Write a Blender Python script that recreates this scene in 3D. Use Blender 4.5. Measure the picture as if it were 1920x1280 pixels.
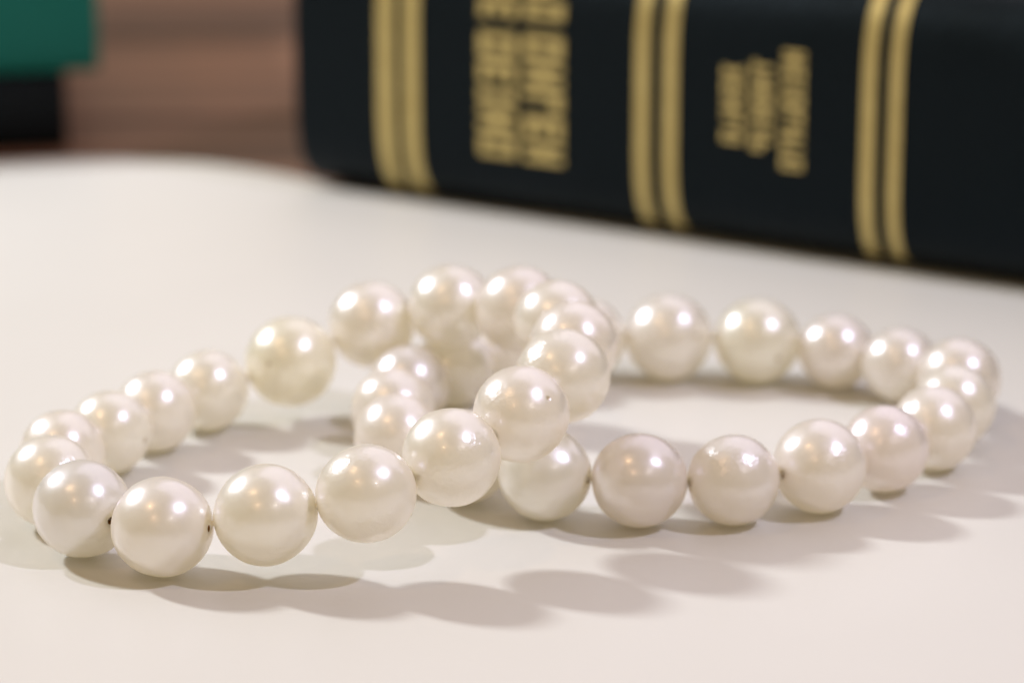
import bpy, bmesh, math, random
from mathutils import Vector, Matrix, noise

random.seed(7)
S = 0.01                      # one layout unit = 10 mm (about one pearl)
sc = bpy.context.scene
for o in list(bpy.data.objects):
    bpy.data.objects.remove(o)
col = sc.collection

# ---------------------------------------------------------------- camera
cam_d = bpy.data.cameras.new('camera')
cam = bpy.data.objects.new('camera', cam_d)
col.objects.link(cam)
cam.location = (0, 0, 11.622 * S)
cam.rotation_euler = (math.radians(90 - 16.2424), 0, 0)
cam_d.sensor_width = 36.0
cam_d.lens = 113.42
cam_d.clip_start = 0.01
cam_d.clip_end = 20
cam_d.dof.use_dof = True
cam_d.dof.focus_distance = 33.0 * S
cam_d.dof.aperture_fstop = 15.5
cam_d.dof.aperture_blades = 0
sc.camera = cam

# ---------------------------------------------------------------- light
world = bpy.data.worlds.new('World')
sc.world = world
world.use_nodes = True
bg = world.node_tree.nodes['Background']
bg.inputs['Color'].default_value = (1.0, 0.78, 0.46, 1)
bg.inputs['Strength'].default_value = 0.33

TARGET = Vector((0.3, 33.5, 0.5)) * S


def lamp(name, direction, dist, power, size, color, shape='DISK', size_y=None):
    d = bpy.data.lights.new(name, 'AREA')
    d.shape = shape
    d.size = size
    if size_y:
        d.size_y = size_y
    d.energy = power
    d.color = color
    o = bpy.data.objects.new(name, d)
    col.objects.link(o)
    v = Vector(direction).normalized()
    o.location = TARGET + v * dist
    o.rotation_euler = v.to_track_quat('Z', 'Y').to_euler()
    return o


lamp('key_lamp', (-0.70, 0.40, 0.59), 0.62, 3.3, 0.052, (0.92, 0.96, 1.0), 'ELLIPSE', 0.07)
lamp('right_lamp', (0.557, -0.23, 0.80), 0.85, 3.1, 0.036, (0.78, 0.77, 1.0))
lamp('ceiling_bounce', (0.42, 0.75, 0.9), 1.1, 4.3, 1.2, (0.82, 0.79, 0.96), 'SQUARE')
lamp('warm_bulb', (-0.40, -0.26, 0.87), 0.95, 0.5, 0.018, (1.0, 0.62, 0.30))
lamp('warm_bulb', (-0.27, -0.73, 0.65), 0.95, 0.25, 0.012, (1.0, 0.62, 0.34))
lamp('small_bulb', (0.38, -0.68, 0.62), 0.95, 0.25, 0.012, (1.0, 0.92, 0.90))

sc.view_settings.view_transform = 'Standard'
sc.view_settings.look = 'None'
sc.view_settings.exposure = 0.12
sc.view_settings.gamma = 1.0
sc.view_settings.use_curve_mapping = False
sc.render.engine = 'CYCLES'
sc.cycles.max_bounces = 10
sc.cycles.use_denoising = True


# ---------------------------------------------------------------- helpers
def mat(name):
    m = bpy.data.materials.new(name)
    m.use_nodes = True
    nt = m.node_tree
    return m, nt, nt.nodes['Principled BSDF']


def node(nt, kind, **kw):
    n = nt.nodes.new(kind)
    for k, v in kw.items():
        setattr(n, k, v)
    return n


def setv(n, **kw):
    for k, v in kw.items():
        n.inputs[k.replace('_', ' ')].default_value = v


def link(nt, a, b):
    nt.links.new(a, b)


def mesh_obj(name, verts, faces, material, parent=None, smooth=False):
    me = bpy.data.meshes.new(name)
    me.from_pydata([tuple(v) for v in verts], [], faces)
    me.validate()
    bm = bmesh.new()
    bm.from_mesh(me)
    bmesh.ops.recalc_face_normals(bm, faces=bm.faces)
    bm.to_mesh(me)
    bm.free()
    if material:
        me.materials.append(material)
    if smooth:
        for p in me.polygons:
            p.use_smooth = True
    o = bpy.data.objects.new(name, me)
    col.objects.link(o)
    if parent:
        o.parent = parent
    return o


def thing(name, loc, label, cat, group=None, rz=0.0):
    o = bpy.data.objects.new(name, None)
    o.empty_display_size = 0.01
    col.objects.link(o)
    o.location = loc
    o.rotation_euler = (0, 0, rz)
    o['label'] = label
    o['category'] = cat
    if group:
        o['group'] = group
    return o


# ---------------------------------------------------------------- materials
def pearl_material():
    m, nt, b = mat('nacre')
    info = node(nt, 'ShaderNodeObjectInfo')
    tc = node(nt, 'ShaderNodeTexCoord')
    off = node(nt, 'ShaderNodeVectorMath', operation='ADD')
    mul = node(nt, 'ShaderNodeMath', operation='MULTIPLY')
    mul.inputs[1].default_value = 37.0
    link(nt, info.outputs['Random'], mul.inputs[0])
    link(nt, tc.outputs['Object'], off.inputs[0])
    link(nt, mul.outputs[0], off.inputs[1])
    # broad cloudy drift between cream and rose in the nacre
    n1 = node(nt, 'ShaderNodeTexNoise')
    setv(n1, Scale=170.0, Detail=3.0, Roughness=0.55)
    link(nt, off.outputs[0], n1.inputs['Vector'])
    mix = node(nt, 'ShaderNodeMix', data_type='RGBA', blend_type='MULTIPLY')
    ramp = node(nt, 'ShaderNodeValToRGB')
    ramp.color_ramp.elements[0].position = 0.3
    ramp.color_ramp.elements[0].color = (1.0, 0.995, 0.98, 1)
    ramp.color_ramp.elements[1].position = 0.7
    ramp.color_ramp.elements[1].color = (1.0, 0.997, 1.0, 1)
    link(nt, n1.outputs['Fac'], ramp.inputs['Fac'])
    mix.inputs['Factor'].default_value = 1.0
    link(nt, info.outputs['Color'], mix.inputs['A'])
    link(nt, ramp.outputs['Color'], mix.inputs['B'])
    # sparse growth pits: tiny brown specks with a dent
    vor = node(nt, 'ShaderNodeTexVoronoi', feature='F1')
    setv(vor, Scale=260.0, Randomness=1.0)
    link(nt, off.outputs[0], vor.inputs['Vector'])
    sep = node(nt, 'ShaderNodeSeparateColor')
    link(nt, vor.outputs['Color'], sep.inputs['Color'])
    gate = node(nt, 'ShaderNodeMath', operation='GREATER_THAN')
    gate.inputs[1].default_value = 0.85
    link(nt, sep.outputs[0], gate.inputs[0])
    dist = node(nt, 'ShaderNodeMapRange', interpolation_type='SMOOTHSTEP')
    setv(dist, From_Min=0.04, From_Max=0.11, To_Min=1.0, To_Max=0.0)
    link(nt, vor.outputs['Distance'], dist.inputs['Value'])
    pit = node(nt, 'ShaderNodeMath', operation='MULTIPLY')
    link(nt, gate.outputs[0], pit.inputs[0])
    link(nt, dist.outputs[0], pit.inputs[1])
    pitc = node(nt, 'ShaderNodeMix', data_type='RGBA')
    link(nt, pit.outputs[0], pitc.inputs['Factor'])
    link(nt, mix.outputs['Result'], pitc.inputs['A'])
    pitc.inputs['B'].default_value = (0.30, 0.20, 0.13, 1)
    link(nt, pitc.outputs['Result'], b.inputs['Base Color'])
    # relief: soft waviness, fine orange-peel in patches, pits
    n2 = node(nt, 'ShaderNodeTexNoise')
    setv(n2, Scale=230.0, Detail=2.0, Roughness=0.5)
    link(nt, off.outputs[0], n2.inputs['Vector'])
    n3 = node(nt, 'ShaderNodeTexNoise')
    setv(n3, Scale=2200.0, Detail=2.0, Roughness=0.5)
    link(nt, off.outputs[0], n3.inputs['Vector'])
    n4 = node(nt, 'ShaderNodeTexNoise')
    setv(n4, Scale=130.0, Detail=1.0)
    link(nt, off.outputs[0], n4.inputs['Vector'])
    patch = node(nt, 'ShaderNodeMapRange')
    setv(patch, From_Min=0.52, From_Max=0.68, To_Min=0.03, To_Max=0.75)
    link(nt, n4.outputs['Fac'], patch.inputs['Value'])
    fine = node(nt, 'ShaderNodeMath', operation='MULTIPLY')
    link(nt, n3.outputs['Fac'], fine.inputs[0])
    link(nt, patch.outputs[0], fine.inputs[1])
    add = node(nt, 'ShaderNodeMath', operation='ADD')
    link(nt, n2.outputs['Fac'], add.inputs[0])
    link(nt, fine.outputs[0], add.inputs[1])
    sub = node(nt, 'ShaderNodeMath', operation='SUBTRACT')
    link(nt, add.outputs[0], sub.inputs[0])
    link(nt, pit.outputs[0], sub.inputs[1])
    bump = node(nt, 'ShaderNodeBump')
    setv(bump, Strength=0.5, Distance=0.00024)
    link(nt, sub.outputs[0], bump.inputs['Height'])
    link(nt, bump.outputs['Normal'], b.inputs['Normal'])
    link(nt, bump.outputs['Normal'], b.inputs['Coat Normal'])
    setv(b, Metallic=0.42, Roughness=0.31, IOR=1.85, Subsurface_Weight=0.0, Subsurface_Scale=0.004,
         Coat_Weight=0.35, Coat_Roughness=0.06, Coat_IOR=1.5)
    b.inputs['Subsurface Radius'].default_value = (1.0, 0.72, 0.28)
    b.inputs['Specular Tint'].default_value = (1.0, 0.90, 0.99, 1)
    # nacre lets part of the light through, tinted cream by the layers it crosses
    tr = node(nt, 'ShaderNodeBsdfTranslucent')
    tr.inputs['Color'].default_value = (1.0, 0.935, 0.71, 1)
    mx = node(nt, 'ShaderNodeMixShader')
    mx.inputs['Fac'].default_value = 0.40
    out = nt.nodes['Material Output']
    link(nt, b.outputs['BSDF'], mx.inputs[1])
    link(nt, tr.outputs['BSDF'], mx.inputs[2])
    link(nt, mx.outputs['Shader'], out.inputs['Surface'])
    return m


NACRE = pearl_material()

m, nt, b = mat('drill_hole')
setv(b, Base_Color=(0.42, 0.22, 0.07, 1), Roughness=0.7)
HOLE = m
m, nt, b = mat('elastic_cord')
setv(b, Base_Color=(0.90, 0.84, 0.72, 1), Roughness=0.45)
CORD = m

m, nt, b = mat('white_card')
tc = node(nt, 'ShaderNodeTexCoord')
n = node(nt, 'ShaderNodeTexNoise')
setv(n, Scale=900.0, Detail=4.0, Roughness=0.6)
link(nt, tc.outputs['Object'], n.inputs['Vector'])
n_b = node(nt, 'ShaderNodeTexNoise')
setv(n_b, Scale=18.0, Detail=3.0)
link(nt, tc.outputs['Object'], n_b.inputs['Vector'])
r = node(nt, 'ShaderNodeValToRGB')
r.color_ramp.elements[0].position = 0.3
r.color_ramp.elements[0].color = (0.60, 0.58, 0.538, 1)
r.color_ramp.elements[1].position = 0.7
r.color_ramp.elements[1].color = (0.62, 0.60, 0.558, 1)
link(nt, n_b.outputs['Fac'], r.inputs['Fac'])
link(nt, r.outputs['Color'], b.inputs['Base Color'])
bp = node(nt, 'ShaderNodeBump')
setv(bp, Strength=0.10, Distance=0.0003)
link(nt, n.outputs['Fac'], bp.inputs['Height'])
link(nt, bp.outputs['Normal'], b.inputs['Normal'])
setv(b, Roughness=0.42, IOR=1.4)
CARD = m


def wood(name, c0, c1):
    m, nt, b = mat(name)
    tc = node(nt, 'ShaderNodeTexCoord')
    mp = node(nt, 'ShaderNodeMapping')
    mp.inputs['Scale'].default_value = (6.0, 90.0, 40.0)
    link(nt, tc.outputs['Object'], mp.inputs['Vector'])
    n = node(nt, 'ShaderNodeTexNoise')
    setv(n, Scale=0.9, Detail=5.0, Roughness=0.55, Distortion=0.6)
    link(nt, mp.outputs[0], n.inputs['Vector'])
    r = node(nt, 'ShaderNodeValToRGB')
    r.color_ramp.elements[0].position = 0.3
    r.color_ramp.elements[0].color = c0
    r.color_ramp.elements[1].position = 0.7
    r.color_ramp.elements[1].color = c1
    link(nt, n.outputs['Fac'], r.inputs['Fac'])
    link(nt, r.outputs['Color'], b.inputs['Base Color'])
    bp = node(nt, 'ShaderNodeBump')
    setv(bp, Strength=0.2, Distance=0.001)
    link(nt, n.outputs['Fac'], bp.inputs['Height'])
    link(nt, bp.outputs['Normal'], b.inputs['Normal'])
    setv(b, Roughness=0.5)
    return m


WOODS = [wood('brown_wood', (0.085, 0.037, 0.02, 1), (0.18, 0.082, 0.044, 1)),
         wood('light_brown_wood', (0.12, 0.055, 0.03, 1), (0.29, 0.142, 0.08, 1)),
         wood('dark_brown_wood', (0.045, 0.017, 0.009, 1), (0.085, 0.034, 0.018, 1))]


def cover_mat(name, colour, rough):
    m, nt, b = mat(name)
    tc = node(nt, 'ShaderNodeTexCoord')
    v = node(nt, 'ShaderNodeTexVoronoi')
    setv(v, Scale=900.0)
    link(nt, tc.outputs['Object'], v.inputs['Vector'])
    n = node(nt, 'ShaderNodeTexNoise')
    setv(n, Scale=60.0, Detail=4.0)
    link(nt, tc.outputs['Object'], n.inputs['Vector'])
    mr = node(nt, 'ShaderNodeMapRange')
    setv(mr, From_Min=0.3, From_Max=0.7, To_Min=rough - 0.06, To_Max=rough + 0.08)
    link(nt, n.outputs['Fac'], mr.inputs['Value'])
    link(nt, mr.outputs[0], b.inputs['Roughness'])
    bp = node(nt, 'ShaderNodeBump')
    setv(bp, Strength=0.25, Distance=0.0004)
    link(nt, v.outputs['Distance'], bp.inputs['Height'])
    link(nt, bp.outputs['Normal'], b.inputs['Normal'])
    setv(b, Base_Color=colour, Specular_IOR_Level=0.14)
    b.inputs['Specular Tint'].default_value = (0.55, 0.8, 1.0, 1)
    return m


LEATHER = cover_mat('black_leather', (0.0028, 0.0042, 0.0052, 1), 0.48)
BLACK = cover_mat('black_cloth', (0.006, 0.006, 0.006, 1), 0.7)
TEAL = cover_mat('teal_cloth', (0.010, 0.11, 0.085, 1), 0.55)

m, nt, b = mat('gold_foil')
tc = node(nt, 'ShaderNodeTexCoord')
n = node(nt, 'ShaderNodeTexNoise')
setv(n, Scale=350.0, Detail=3.0)
link(nt, tc.outputs['Object'], n.inputs['Vector'])
r = node(nt, 'ShaderNodeValToRGB')
r.color_ramp.elements[0].color = (0.46, 0.36, 0.13, 1)
r.color_ramp.elements[1].color = (0.64, 0.52, 0.22, 1)
link(nt, n.outputs['Fac'], r.inputs['Fac'])
link(nt, r.outputs['Color'], b.inputs['Base Color'])
setv(b, Metallic=0.7, Roughness=0.45)
GOLD = m

m, nt, b = mat('page_edges')
tc = node(nt, 'ShaderNodeTexCoord')
w = node(nt, 'ShaderNodeTexWave', wave_type='BANDS', bands_direction='Z')
setv(w, Scale=900.0, Distortion=1.0)
link(nt, tc.outputs['Object'], w.inputs['Vector'])
r = node(nt, 'ShaderNodeValToRGB')
r.color_ramp.elements[0].color = (0.55, 0.47, 0.34, 1)
r.color_ramp.elements[1].color = (0.75, 0.68, 0.55, 1)
link(nt, w.outputs['Fac'], r.inputs['Fac'])
link(nt, r.outputs['Color'], b.inputs['Base Color'])
setv(b, Roughness=0.8)
PAGES = m

# ---------------------------------------------------------------- the setting
# wooden boards under and behind the white card; board edges run left to right
root = mesh_obj('wooden_tabletop', [(-45 * S, -12 * S, -3.0 * S), (55 * S, -12 * S, -3.0 * S), (55 * S, 95 * S, -3.0 * S), (-45 * S, 95 * S, -3.0 * S),
                                    (-45 * S, -12 * S, -1.3 * S), (55 * S, -12 * S, -1.3 * S), (55 * S, 95 * S, -1.3 * S), (-45 * S, 95 * S, -1.3 * S)],
                [(0, 1, 2, 3), (4, 5, 6, 7), (0, 1, 5, 4), (1, 2, 6, 5), (2, 3, 7, 6), (3, 0, 4, 7)], WOODS[2])
root['kind'] = 'structure'
edges = [(-12, 20, 0), (20, 36, 0), (36, 53.6, 0), (53.6, 60.9, 1), (60.9, 65.2, 2), (65.2, 71, 0), (71, 78, 1), (78, 86, 2), (86, 95, 0)]
for y0, y1, k in edges:
    g = 0.05
    bev = 0.08
    vs, fs = [], []
    zt = -0.06 - random.random() * 0.02
    prof = [(y0 + g, -1.3), (y0 + g, zt - bev), (y0 + g + bev, zt), (y1 - g - bev, zt), (y1 - g, zt - bev), (y1 - g, -1.3)]
    for x in (-45, 55):
        vs += [(x * S, y * S, z * S) for y, z in prof]
    nn = len(prof)
    for i in range(nn):
        fs.append((i, (i + 1) % nn, nn + (i + 1) % nn, nn + i))
    fs += [tuple(range(nn)), tuple(range(nn, 2 * nn))]
    mesh_obj('plank', vs, fs, WOODS[k], root)

# white card: straight back edge on the left, a soft corner, then an edge running under the book
outline = [(-42, -8), (48, -8), (48, 22.7)]
P0, P1, P2 = Vector((-2.6, 48.25)), Vector((-4.9, 51.0)), Vector((-8.0, 50.1))
for i in range(13):
    t = i / 12
    q = P0 * (1 - t) ** 2 + P1 * 2 * t * (1 - t) + P2 * t * t
    outline.append((q.x, q.y))
outline.append((-42, 44.5))
vs = [(x * S, y * S, 0) for x, y in outline] + [(x * S, y * S, -0.055 * S) for x, y in outline]
nn = len(outline)
fs = [tuple(range(nn)), tuple(range(2 * nn - 1, nn - 1, -1))]
for i in range(nn):
    fs.append((i, (i + 1) % nn, nn + (i + 1) % nn, nn + i))
card = mesh_obj('white_card_surface', vs, fs, CARD)
card['kind'] = 'structure'

# ---------------------------------------------------------------- bracelets
UPPER = [
    (-4.486, 31.846, 0.525, 0.523),
    (-3.591, 31.263, 0.534, 0.532),
    (-2.521, 31.184, 0.691, 0.537),
    (-1.487, 31.148, 0.932, 0.520),
    (-0.627, 31.647, 1.157, 0.517),
    (0.095, 32.342, 1.404, 0.519),
    (0.546, 33.258, 1.544, 0.523),
    (0.685, 34.260, 1.592, 0.502),
    (0.515, 35.238, 1.576, 0.502),
    (0.087, 36.133, 1.479, 0.509),
    (-0.721, 36.716, 1.351, 0.503),
    (-1.676, 36.986, 1.054, 0.518),
    (-2.617, 36.551, 0.724, 0.539),
    (-3.570, 36.168, 0.484, 0.482),
    (-4.106, 35.406, 0.471, 0.469),
    (-4.521, 34.581, 0.490, 0.475),
    (-4.950, 33.746, 0.509, 0.483),
    (-4.931, 32.766, 0.516, 0.514),
]
LOWER = [
    (0.356, 33.009, 0.512, 0.510),
    (1.366, 32.788, 0.522, 0.520),
    (2.381, 32.869, 0.499, 0.497),
    (3.343, 33.270, 0.520, 0.518),
    (4.126, 33.953, 0.497, 0.495),
    (4.770, 34.716, 0.493, 0.491),
    (5.119, 35.609, 0.484, 0.482),
    (5.294, 36.579, 0.501, 0.499),
    (4.680, 37.290, 0.463, 0.461),
    (3.967, 37.855, 0.469, 0.467),
    (3.019, 38.096, 0.530, 0.528),
    (1.932, 38.228, 0.536, 0.534),
    (0.890, 38.241, 0.511, 0.509),
    (-0.009, 37.802, 0.505, 0.503),
    (-0.692, 37.115, 0.481, 0.479),
    (-1.210, 36.313, 0.494, 0.492),
    (-1.365, 35.339, 0.500, 0.498),
    (-1.280, 34.323, 0.506, 0.504),
    (-0.527, 33.592, 0.528, 0.526),
]


SEG, RINGS = 48, 30
HOLE_R = 0.042


def pearl_mesh(seed, R, special):
    """a slightly off-round pearl, drill axis along Z, drilled from both ends"""
    rnd = random.Random(seed)
    ex, ey = 1 - rnd.uniform(0, 0.02), 1 - rnd.uniform(0, 0.035)
    ez = 1.0
    ofs = Vector((rnd.uniform(-50, 50), rnd.uniform(-50, 50), rnd.uniform(-50, 50)))
    dents = []
    for _ in range(rnd.choice((2, 3, 3, 4))):
        d = Vector((rnd.gauss(0, 1), rnd.gauss(0, 1), rnd.gauss(0, 0.6))).normalized()
        dents.append((d, rnd.uniform(0.07, 0.16), rnd.uniform(0.005, 0.015)))
    verts, faces, mats = [], [], []
    th0 = math.asin(HOLE_R / R)
    ths = [th0 + (math.pi - 2 * th0) * i / (RINGS - 1) for i in range(RINGS)]
    for th in ths:
        for j in range(SEG):
            ph = 2 * math.pi * j / SEG
            d = Vector((math.sin(th) * math.cos(ph), math.sin(th) * math.sin(ph), math.cos(th)))
            k = 1 + 0.028 * noise.noise(d * 1.3 + ofs) + 0.003 * noise.noise(d * 4.0 + ofs)
            if special == 'ring':
                k -= 0.016 * math.exp(-((d.z - 0.18 - 0.1 * d.x) / 0.06) ** 2)
            if special == 'wrinkled':
                k += 0.010 * noise.noise(Vector((d.x * 5, d.y * 5, d.z * 14)) + ofs)
            for dd, w, dep in dents:
                a = math.acos(max(-1, min(1, d.dot(dd))))
                k -= dep * math.exp(-(a / w) ** 2)
            k = min(k, 1.0)
            v = d * R * k
            verts.append((v.x * ex * S, v.y * ey * S, v.z * ez * S))
    for i in range(RINGS - 1):
        for j in range(SEG):
            a, b2 = i * SEG + j, i * SEG + (j + 1) % SEG
            faces.append((a, a + SEG, b2 + SEG, b2))
            mats.append(0)
    # drill holes: an inward wall and a floor at each end
    for end, sgn in ((0, 1), (RINGS - 1, -1)):
        zc = verts[end * SEG][2]
        rings = []
        for rr, dz in ((0.94, 0.012), (0.86, 0.05), (0.86, 0.16)):
            base = len(verts)
            for j in range(SEG):
                ph = 2 * math.pi * j / SEG
                verts.append((HOLE_R * rr * math.cos(ph) * S, HOLE_R * rr * math.sin(ph) * S, zc - sgn * dz * S))
            rings.append(base)
        prev = end * SEG
        for bi, base in enumerate(rings):
            for j in range(SEG):
                a, b2 = prev + j, prev + (j + 1) % SEG
                c, d2 = base + (j + 1) % SEG, base + j
                faces.append((a, b2, c, d2) if sgn > 0 else (a, d2, c, b2))
                mats.append(0 if bi == 0 else 1)
            prev = base
        f = tuple(prev + j for j in range(SEG))
        faces.append(f if sgn > 0 else f[::-1])
        mats.append(1)
    me = bpy.data.meshes.new('pearl')
    me.from_pydata(verts, [], faces)
    me.materials.append(NACRE)
    me.materials.append(HOLE)
    for p, k in zip(me.polygons, mats):
        p.material_index = k
        p.use_smooth = True
    bm = bmesh.new()
    bm.from_mesh(me)
    bmesh.ops.recalc_face_normals(bm, faces=bm.faces)
    bm.to_mesh(me)
    bm.free()
    return me


def bracelet(data, label, seed, specials, tints):
    pts = [Vector(d[:3]) * S for d in data]
    n = len(pts)
    cen = sum(pts, Vector()) / n
    cen.z = 0
    root = thing('pearl_bracelet', cen, label, 'bracelet')
    for i, d in enumerate(data):
        axis = (pts[(i + 1) % n] - pts[i - 1]).normalized()
        me = pearl_mesh(seed * 100 + i, d[3], specials.get(i))
        o = bpy.data.objects.new('pearl', me)
        col.objects.link(o)
        o.parent = root
        o.location = pts[i] - cen
        q = axis.to_track_quat('Z', 'Y')
        o.rotation_mode = 'QUATERNION'
        o.rotation_quaternion = q @ Matrix.Rotation(random.Random(seed * 31 + i).uniform(0, 6.28), 3, 'Z').to_quaternion()
        rnd = random.Random(seed * 77 + i)
        base = Vector((0.94, 0.942, 1.0))
        rose = Vector((0.945, 0.93, 1.0))
        ivory = Vector((0.94, 0.955, 0.985))
        w = rnd.random()
        c = base.lerp(rose, w * 0.8) if rnd.random() < 0.5 else base.lerp(ivory, w * 0.6)
        if i in tints:
            c = Vector(tints[i])
        o.color = (c.x, c.y, c.z, 1)
    # elastic cord through the holes
    ring, NS = [], 8
    vs, fs = [], []
    loop = []
    for i in range(n):
        for k in range(4):
            t = k / 4
            p0, p1, p2, p3 = pts[i - 1], pts[i], pts[(i + 1) % n], pts[(i + 2) % n]
            loop.append(0.5 * ((2 * p1) + (p2 - p0) * t + (2 * p0 - 5 * p1 + 4 * p2 - p3) * t * t + (3 * p1 - p0 - 3 * p2 + p3) * t ** 3))
    L = len(loop)
    for i, p in enumerate(loop):
        t = (loop[(i + 1) % L] - loop[i - 1]).normalized()
        side = t.cross(Vector((0, 0, 1))).normalized()
        up = side.cross(t)
        for k in range(NS):
            a = 2 * math.pi * k / NS
            vs.append(p - cen + (side * math.cos(a) + up * math.sin(a)) * 0.032 * S)
    for i in range(L):
        for k in range(NS):
            fs.append((i * NS + k, i * NS + (k + 1) % NS, ((i + 1) % L) * NS + (k + 1) % NS, ((i + 1) % L) * NS + k))
    mesh_obj('elastic_cord', vs, fs, CORD, root, True)
    return root


bracelet(UPPER, 'cream pearl bracelet propped at a slant, one side resting on top of the other bracelet', 3,
         {0: 'wrinkled', 8: 'ring'}, {0: (0.86, 0.875, 0.96), 12: (0.95, 0.955, 0.92)})
bracelet(LOWER, 'cream pearl bracelet lying flat on the white card underneath the slanted bracelet', 5,
         {4: 'ring', 3: 'wrinkled'}, {1: (0.92, 0.905, 0.98), 4: (0.91, 0.875, 0.98), 10: (0.945, 0.96, 0.95)})

# ---------------------------------------------------------------- the black book
PHI = math.radians(31.4)
BL, BW, BH = 22.0, 15.0, 4.08         # length, cover width, thickness
SPINE = 0.95                          # how far the rounded spine bulges
book = thing('book', (-2.93 * S, 48.59 * S, 0.002 * S), 'thick black leather book lying flat with gold bands and gold lettering on its spine', 'book', None, -PHI)


def spine_pt(z):
    """local y (depth, 0 = foremost point of the spine) at height z"""
    u = abs(z - BH / 2) / (BH / 2)
    return SPINE * (1 - (1 - min(1, u) ** 4.8) ** (1 / 2.0)) - 0.5


NZ = 28
zs = [BH / 2 - BH / 2 * math.cos(math.pi * i / NZ) for i in range(NZ + 1)]
T = 0.30                               # board thickness
outer = [(spine_pt(z), z) for z in zs]
prof = [(BW, 0.0)] + outer + [(BW, BH), (BW, BH - T), (1.2, BH - T)]
inner = [(spine_pt(z) + 0.22 + 0.0, z) for z in reversed(zs) if T < z < BH - T]
prof += [(max(y, 0.0), z) for y, z in inner] + [(1.2, T), (BW, T)]
vs, fs = [], []
nn = len(prof)
xs = [-0.12, -0.06, BL - 0.06, BL]
for x in xs:
    for y, z in prof:
        vs.append((x * S, y * S, z * S))
for k in range(len(xs) - 1):
    for i in range(nn):
        fs.append((k * nn + i, k * nn + (i + 1) % nn, (k + 1) * nn + (i + 1) % nn, (k + 1) * nn + i))
cover_bm = mesh_obj('cover', vs, fs, LEATHER, book)
# end caps of the cover, as quads between outer and inner outline
bm = bmesh.new()
bm.from_mesh(cover_bm.data)
bm.verts.ensure_lookup_table()
for base in (0, (len(xs) - 1) * nn):
    try:
        f = bm.faces.new([bm.verts[base + i] for i in range(nn)])
    except ValueError:
        pass
bmesh.ops.triangulate(bm, faces=[f for f in bm.faces if len(f.verts) > 4])
bmesh.ops.recalc_face_normals(bm, faces=bm.faces)
bm.to_mesh(cover_bm.data)
bm.free()
for p in cover_bm.data.polygons:
    p.use_smooth = abs(p.normal.x) < 0.3
cover_bm.data.set_sharp_from_angle(angle=math.radians(40))

pz0, pz1 = T + 0.01, BH - T - 0.01
py = [(0.55, pz0), (BW - 0.35, pz0), (BW - 0.45, BH / 2), (BW - 0.35, pz1), (0.55, pz1), (0.15, BH / 2)]
vs = [(x * S, y * S, z * S) for x in (0.35, BL - 0.35) for y, z in py]
fs = [tuple(range(6)), tuple(range(6, 12))] + [(i, (i + 1) % 6, 6 + (i + 1) % 6, 6 + i) for i in range(6)]
mesh_obj('page_block', vs, fs, PAGES, book)


def spine_patch(name, quads, parent):
    """foil pressed on the spine: quads given as (x0, x1, z0, z1) in spine coordinates"""
    vs, fs = [], []
    for x0, x1, z0, z1 in quads:
        k = max(1, int((z1 - z0) / 0.12))
        base = len(vs)
        for lift in (0.012, -0.01):
            for i in range(k + 1):
                z = z0 + (z1 - z0) * i / k
                e = 0.02
                dy = (spine_pt(min(BH, z + e)) - spine_pt(max(0, z - e))) / (min(BH, z + e) - max(0, z - e))
                l = math.hypot(1, dy)
                y = spine_pt(z) - lift / l
                zz = z + lift * dy / l
                vs.append((x0 * S, y * S, zz * S))
                vs.append((x1 * S, y * S, zz * S))
        m2 = 2 * (k + 1)
        for i in range(k):
            a = base + 2 * i
            fs.append((a, a + 1, a + 3, a + 2))
            c = a + m2
            fs.append((c, c + 2, c + 3, c + 1))
            fs.append((a, a + 2, c + 2, c))
            fs.append((a + 1, c + 1, c + 3, a + 3))
        fs.append((base, base + m2, base + m2 + 1, base + 1))
        e0 = base + 2 * k
        fs.append((e0, e0 + 1, e0 + m2 + 1, e0 + m2))
    return mesh_obj(name, vs, fs, GOLD, parent)


BANDS = [(1.39, 1.665), (1.85, 2.12), (5.80, 6.015), (6.26, 6.475), (9.355, 9.55), (9.765, 9.945)]
for x0, x1 in BANDS:
    spine_patch('gold_band', [(x0, x1, 0.16, BH - 0.16)], book)

# letters: the lines run up the spine; cells are (x across the line, z along the line)
GL = {  # strokes in a unit cell, u = along the line, v = letter height
    'a': [(0, .34, 0, 1), (.66, 1, 0, 1), (.34, .66, 0, .24), (.34, .66, .76, 1)],
    'b': [(0, .38, 0, 1), (.38, 1, 0, .24), (.38, 1, .76, 1), (.38, .9, .40, .60)],
    'c': [(0, .36, 0, 1), (.64, 1, 0, 1), (.36, .64, .36, .62)],
    'd': [(.30, .70, 0, .76), (0, 1, .76, 1)],
    'e': [(.2, .8, .2, .8), (0, 1, 0, .2), (0, 1, .8, 1)],
    'f': [(0, .40, 0, 1), (.40, 1, 0, .26), (.40, .7, .26, .34)],
    'g': [(0, .38, 0, 1), (.38, 1, .76, 1), (.38, 1, .42, .6), (.70, 1, .6, .76)],
}


def line(x0, x1, ztop, cells):
    """one line of lettering: x0..x1 is the letter height, cells run down from ztop"""
    z = ztop
    for ch, wdt, gap in cells:
        q = []
        for u0, u1, v0, v1 in GL[ch]:
            q.append((x1 - v1 * (x1 - x0), x1 - v0 * (x1 - x0), z - u1 * wdt, z - u0 * wdt))
        spine_patch('letter', q, book)
        z -= wdt + gap


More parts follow.
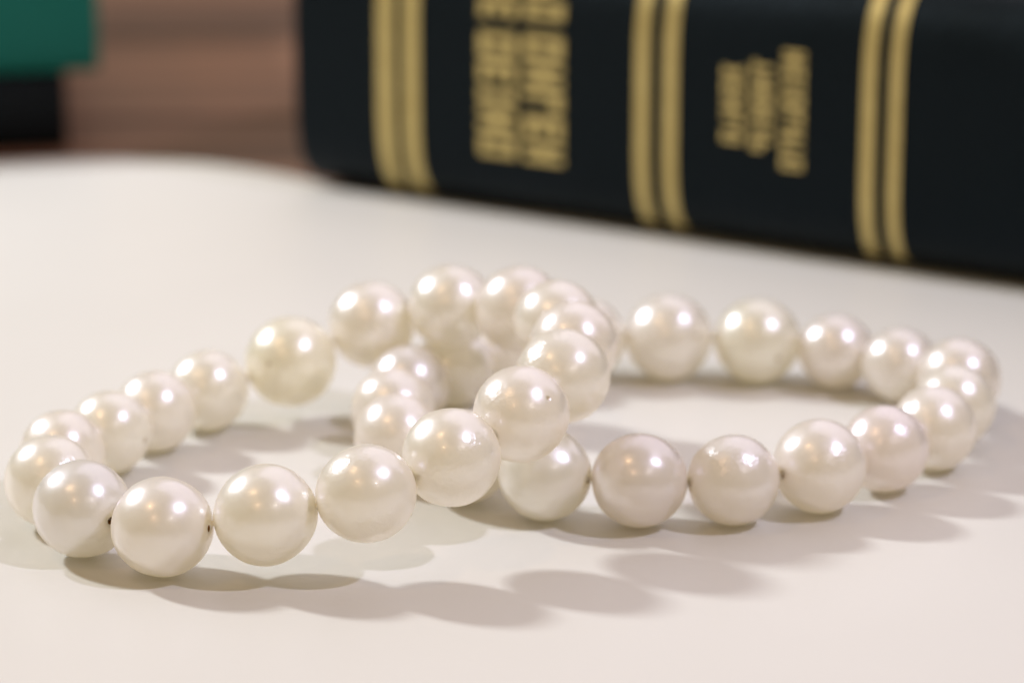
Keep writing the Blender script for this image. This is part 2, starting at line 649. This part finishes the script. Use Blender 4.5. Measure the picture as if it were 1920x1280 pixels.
line(3.17, 3.80, 3.62, [('c', .27, .07), ('b', .27, .22), ('a', .36, .07), ('b', .30, .09), ('e', .20, .07), ('c', .38, .07), ('a', .30, 0)])
line(3.94, 4.60, 3.66, [('g', .27, .07), ('a', .27, .22), ('a', .34, .08), ('c', .34, .07), ('f', .28, .08), ('b', .34, .06), ('c', .30, 0)])
line(7.20, 7.52, 2.70, [('e', .15, .05), ('b', .19, .05), ('c', .20, .06), ('f', .15, .05), ('a', .18, 0)])
line(7.66, 7.98, 2.82, [('d', .17, .05), ('c', .19, .05), ('a', .19, .05), ('b', .17, .06), ('e', .11, .05), ('g', .18, 0)])
line(8.13, 8.47, 3.01, [('c', .18, .05), ('b', .17, .05), ('e', .11, .05), ('a', .18, .05), ('f', .17, .05), ('c', .18, .05), ('d', .16, .05), ('a', .17, 0)])

# ---------------------------------------------------------------- stacked books far left
def book_spine_front(loc, rz, L, W, H, material, label):
    """closed book lying flat, spine towards -Y"""
    r = thing('book', loc, label, 'book', None, rz)
    t = 0.2
    pr = []
    for i in range(13):
        a = -math.pi / 2 + math.pi * i / 12
        pr.append((0.35 - 0.35 * math.cos(a) ** 0.7 if math.cos(a) > 0 else 0.35, H / 2 + H / 2 * math.sin(a)))
    pr = [(W, 0)] + pr + [(W, H), (W, H - t), (0.5, H - t), (0.5, t), (W, t)]
    k = len(pr)
    vs, fs = [], []
    for x in (0, L):
        vs += [(x * S, y * S, z * S) for y, z in pr]
    for i in range(k):
        fs.append((i, (i + 1) % k, k + (i + 1) % k, k + i))
    fs += [tuple(range(k)), tuple(range(k, 2 * k))]
    c = mesh_obj('cover', vs, fs, material, r)
    bm = bmesh.new()
    bm.from_mesh(c.data)
    bmesh.ops.triangulate(bm, faces=[f for f in bm.faces if len(f.verts) > 4])
    bmesh.ops.recalc_face_normals(bm, faces=bm.faces)
    bm.to_mesh(c.data)
    bm.free()
    x0, x1, y0, y1, z0, z1 = 0.25, L - 0.25, 0.52, W - 0.3, t + 0.01, H - t - 0.01
    vs = [(x * S, y * S, z * S) for x in (x0, x1) for y in (y0, y1) for z in (z0, z1)]
    mesh_obj('page_block', vs, [(0, 1, 3, 2), (4, 5, 7, 6), (0, 1, 5, 4), (2, 3, 7, 6), (0, 2, 6, 4), (1, 3, 7, 5)], PAGES, r)
    return r


book_spine_front((-20.99 * S, 48.72 * S, -0.058 * S), math.radians(10), 14.0, 9.5, 1.25, BLACK, 'thin black closed book lying under the teal book')
book_spine_front((-23.39 * S, 48.20 * S, 1.196 * S), math.radians(10), 17.0, 11.0, 2.6, TEAL, 'thick teal green closed book lying on top of a thin black book')
